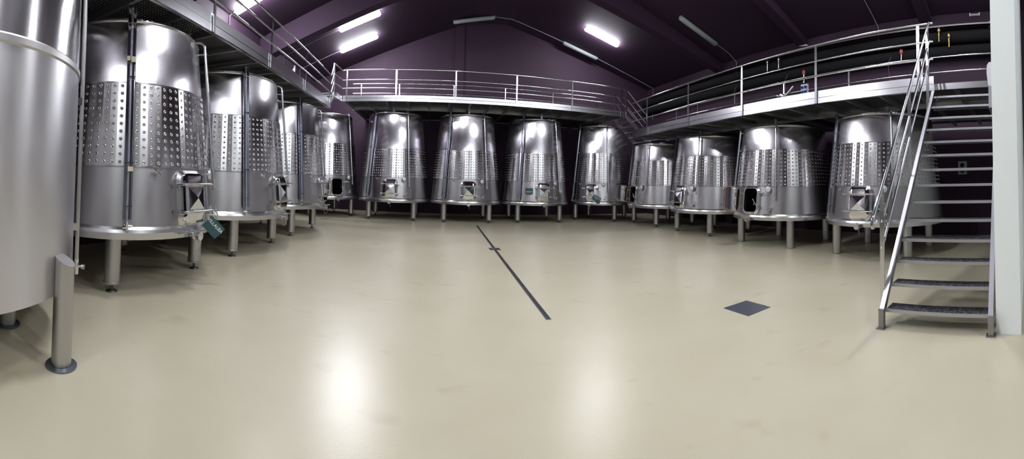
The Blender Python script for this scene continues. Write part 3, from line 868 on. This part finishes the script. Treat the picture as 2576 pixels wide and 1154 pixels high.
# ------------------------------------------------------------------ right wall services
def wall_pipe(label, z, r, x, y0=.3, y1=18.12):
    mb = MB(); mb.tube([(x, y0, z), (x, y1, z)], r, 16); o = mb.build('insulated_pipe', INS); tag(o, label, 'pipe', 'black insulated pipes on the right wall')
wall_pipe('upper thick black insulated pipe along the right wall', 6.32, .19, XR - .26)
wall_pipe('lower thick black insulated pipe along the right wall', 5.86, .19, XR - .26)
mb = MB(); mb.box((XR - .3, .4, 6.66), (XR - .02, 17.8, 6.69)); mb.box((XR - .3, .4, 6.66), (XR - .285, 17.8, 6.74)); mb.box((XR - .035, .4, 6.66), (XR - .02, 17.8, 6.74))
tag(mb.build('cable_tray', DARKST), 'dark cable tray above the insulated pipes on the right wall', 'cable tray')
def socket_box(label, y, z, w, h, ns):
    root = thing('socket_box', label, 'socket box', (XR, y, z))
    MB().box((-.09, -w / 2, -h / 2), (0, w / 2, h / 2)).build('housing', WHITEP if ns > 2 else GREYP, root)
    for i in range(ns):
        mb = MB(); yy = -.25 * w + .5 * w * (i % 2) if ns > 2 else 0
        zz = h * .22 - h * .42 * (i // 2 if ns > 2 else i)
        mb.disc((-.09, yy, zz), (-1, -.0, -.3), .055 if ns > 2 else .07, .06, 14); mb.build('socket', BLUEP if ns > 2 else BLACK, root)
socket_box('white box with blue sockets on the right wall above the walkway', 7.45, 5.27, .30, .42, 4)
socket_box('grey socket box low on the wall, seen between the stair treads', 1.63, 2.15, .28, .42, 2)
def small_valve(label, y, z, cap, nm='wall_valve'):
    root = thing(nm, label, 'valve', (XR - .46, y, z))
    mb = MB(); mb.tube([(.02, 0, .0), (-.06, 0, 0)], .02, 8); mb.tube([(-.04, 0, .1), (-.04, 0, -.22)], .025, 8); mb.build('valve_body', BRASS if cap is BRASS else STEEL, root)
    mb = MB(); mb.lathe([(.001, .08), (.055, .08), (.06, .12), (.06, .2), (.03, .24), (.001, .25)], 14, tr(-.04, 0, 0)); mb.build('valve_actuator', cap, root)
small_valve('red capped valve on the pipes by the socket box', 7.2, 5.62, REDP)
small_valve('red capped valve on the pipes behind the stair top', 3.5, 5.78, REDP)
small_valve('left brass valve hanging from the pipes above the landing', 2.25, 6.35, BRASS)
small_valve('right brass valve hanging from the pipes above the landing', 1.93, 6.15, BRASS)
small_valve('upper small steel valve on the wall pipes mid way along', 8.9, 6.35, STEEL)
small_valve('second small steel valve on the wall pipes, nearer the stair', 8.35, 6.35, STEEL)
# hoses hanging below pipes
for lab, y in (('thin brown hose hanging from the pipes by the socket box', 7.95), ('thin brown hose hanging from the pipes behind the stair rail', 3.85), ('thin brown hose hanging from the pipes over the middle tanks', 10.6)):
    mb = MB(); mb.tube([(XR - .43, y, 5.9), (XR - .47, y + .12, 5.6), (XR - .45, y + .08, 5.2), (XR - .4, y - .1, 4.7), (XR - .38, y - .12, 4.2)], .011, 6)
    tag(mb.build('hose', mat('hose_brown', (.12, .05, .03), .5)), lab, 'hose', 'thin hoses on the right wall')
# white triangular bracket, small grey and white fittings
mb = MB(); mb.prism([(0, 0), (.42, -.36), (0, -.30)], .02, Matrix(((0, 0, 1, XR - .06), (-1, 0, 0, 7.68), (0, 1, 0, 7.28), (0, 0, 0, 1))))
mb.prism([(0, 0), (.42, -.36), (0, -.30)], .02, Matrix(((0, 0, 1, XR - .10), (-1, 0, 0, 7.68), (0, 1, 0, 7.28), (0, 0, 0, 1))))
tag(mb.build('gusset_plate', WHITEP), 'small white triangular plate high on the right wall', 'bracket')
root = thing('wall_fitting', 'short grey wall fitting high above the landing', 'fitting', (XR, 1.15, 7.1))
MB().box((-.08, -.15, -.03), (0, .15, .03)).build('fitting_body', GREYP, root)
m2 = MB(); m2.box((-.09, -.17, -.04), (0, -.14, .06)); m2.build('end_cap', WHITEP, root)
m2 = MB(); m2.box((-.09, .14, -.04), (0, .17, .06)); m2.build('end_cap', WHITEP, root)
root = thing('corner_sensor', 'tiny white sensor near the top of the partition edge', 'sensor', (XR - .05, .68, 6.75))
MB().box((-.06, -.05, -.09), (0, .05, .09), rot('X', .5)).build('sensor_body', WHITEP, root)
MB().disc((-.06, 0, 0), (-1, 0, 0), .03, .02, 12).build('sensor_lens', GREYP, root)
# box on the partition next to the stair
root = thing('intercom_box', 'white rounded control box with grey lower unit on the partition beside the stair', 'control box', (4.16, .222, 0))
mb = MB()
prof = [(0, 2.99), (.035, 2.985), (.055, 2.95), (.06, 2.87), (.045, 2.72), (0, 2.71)]
mb.prism([(y, z) for y, z in prof], .20, Matrix(((0, 0, 1, -.02), (1, 0, 0, 0), (0, 1, 0, 0), (0, 0, 0, 1)))); mb.build('hood', WHITEP, root)
mb = MB(); mb.box((-.02, 0, 2.47), (.16, .042, 2.71)); mb.build('lower_unit', GREYP, root)
mb = MB(); mb.box((.0, .005, 2.42), (.12, .03, 2.47)); mb.build('cable_gland', BLACK, root)
# valve standing up behind the right walkway edge
root = thing('tank_top_valve', 'steel valve with handle poking above the right walkway edge', 'valve', (7.6, 5.55, 3.55))
mb = MB(); mb.tube([(0, 0, 0), (0, 0, .3)], .04, 12); mb.lathe([(.04, .28), (.10, .30), (.11, .36), (.09, .41), (.03, .45), (.001, .45)], 18); mb.build('valve_body', STEEL, root)
mb = MB(); mb.tube([(0, 0, .32), (-.02, -.18, .36), (-.03, -.42, .56)], [.02, .022, .026], 8); mb.build('valve_handle', STEEL, root)
for lab, x in (('small domed vent on the middle back tank, above the walkway edge', 1.3), ('small domed vent on the third back tank, above the walkway edge', 4.1), ('small domed vent on the first closed back tank, above the walkway edge', -1.5)):
    root = thing('vent_cap', lab, 'vent', (x, 14.3, BB + .125), 0, 'vent caps over the back row')
    mb = MB(); mb.tube([(0, 0, 0), (0, 0, .12)], .05, 12); mb.build('vent_pipe', STEEL, root)
    mb = MB(); mb.lathe([(.10, .12), (.10, .15), (.07, .2), (.001, .22)], 18); mb.build('vent_hood', RING, root)

# ------------------------------------------------------------------ floor fittings
dch = thing('floor_drain', 'long narrow slot drain running across the beige floor', 'drain', (1.42, 4.18, 0))
pa, pb = Vector((-.03, 0, 0)), Vector((.23, 9.3, 0))
mb = MB(); dd = (pb - pa).normalized(); sd = Vector((dd.y, -dd.x, 0))
for q in (-1, 1):
    mb.bar(pa + sd * .028 * q + Vector((0, 0, .003)), pb + sd * .028 * q + Vector((0, 0, .003)), .008, .006)
mb.bar(pa - sd * .034 + Vector((0, 0, .003)), pa + sd * .034 + Vector((0, 0, .003)), .012, .006)
mb.build('steel_edging', DRAINE, dch)
mb = MB(); mb.bar(pa + Vector((0, 0, .001)), pb + Vector((0, 0, .001)), .05, .002); mb.build('drain_slot', BLACK, dch)
mb = MB(); c = pa + (pb - pa) * .495
mb.box((c.x - .13, c.y - .13, 0), (c.x + .13, c.y - .10, .007)); mb.box((c.x - .13, c.y + .10, 0), (c.x + .13, c.y + .13, .007)); mb.box((c.x - .13, c.y - .13, 0), (c.x - .10, c.y + .13, .007)); mb.box((c.x + .10, c.y - .13, 0), (c.x + .13, c.y + .13, .007))
mb.box((c.x - .1, c.y - .1, 0), (c.x + .1, c.y + .1, .004))
mb.build('sump_cover', DRAINE, dch)
ht = thing('floor_hatch', 'square steel cover plate set in the floor before the right row', 'floor plate', (3.71, 3.25, 0))
MB().box((-.225, -.215, 0), (.225, .215, .006)).build('cover_plate', PLATE, ht)
for x in (-.2, .2):
    for y in (-.19, .19): MB().disc((x, y, .006), (0, 0, 1), .012, .003, 10).build('screw', STEEL, ht)
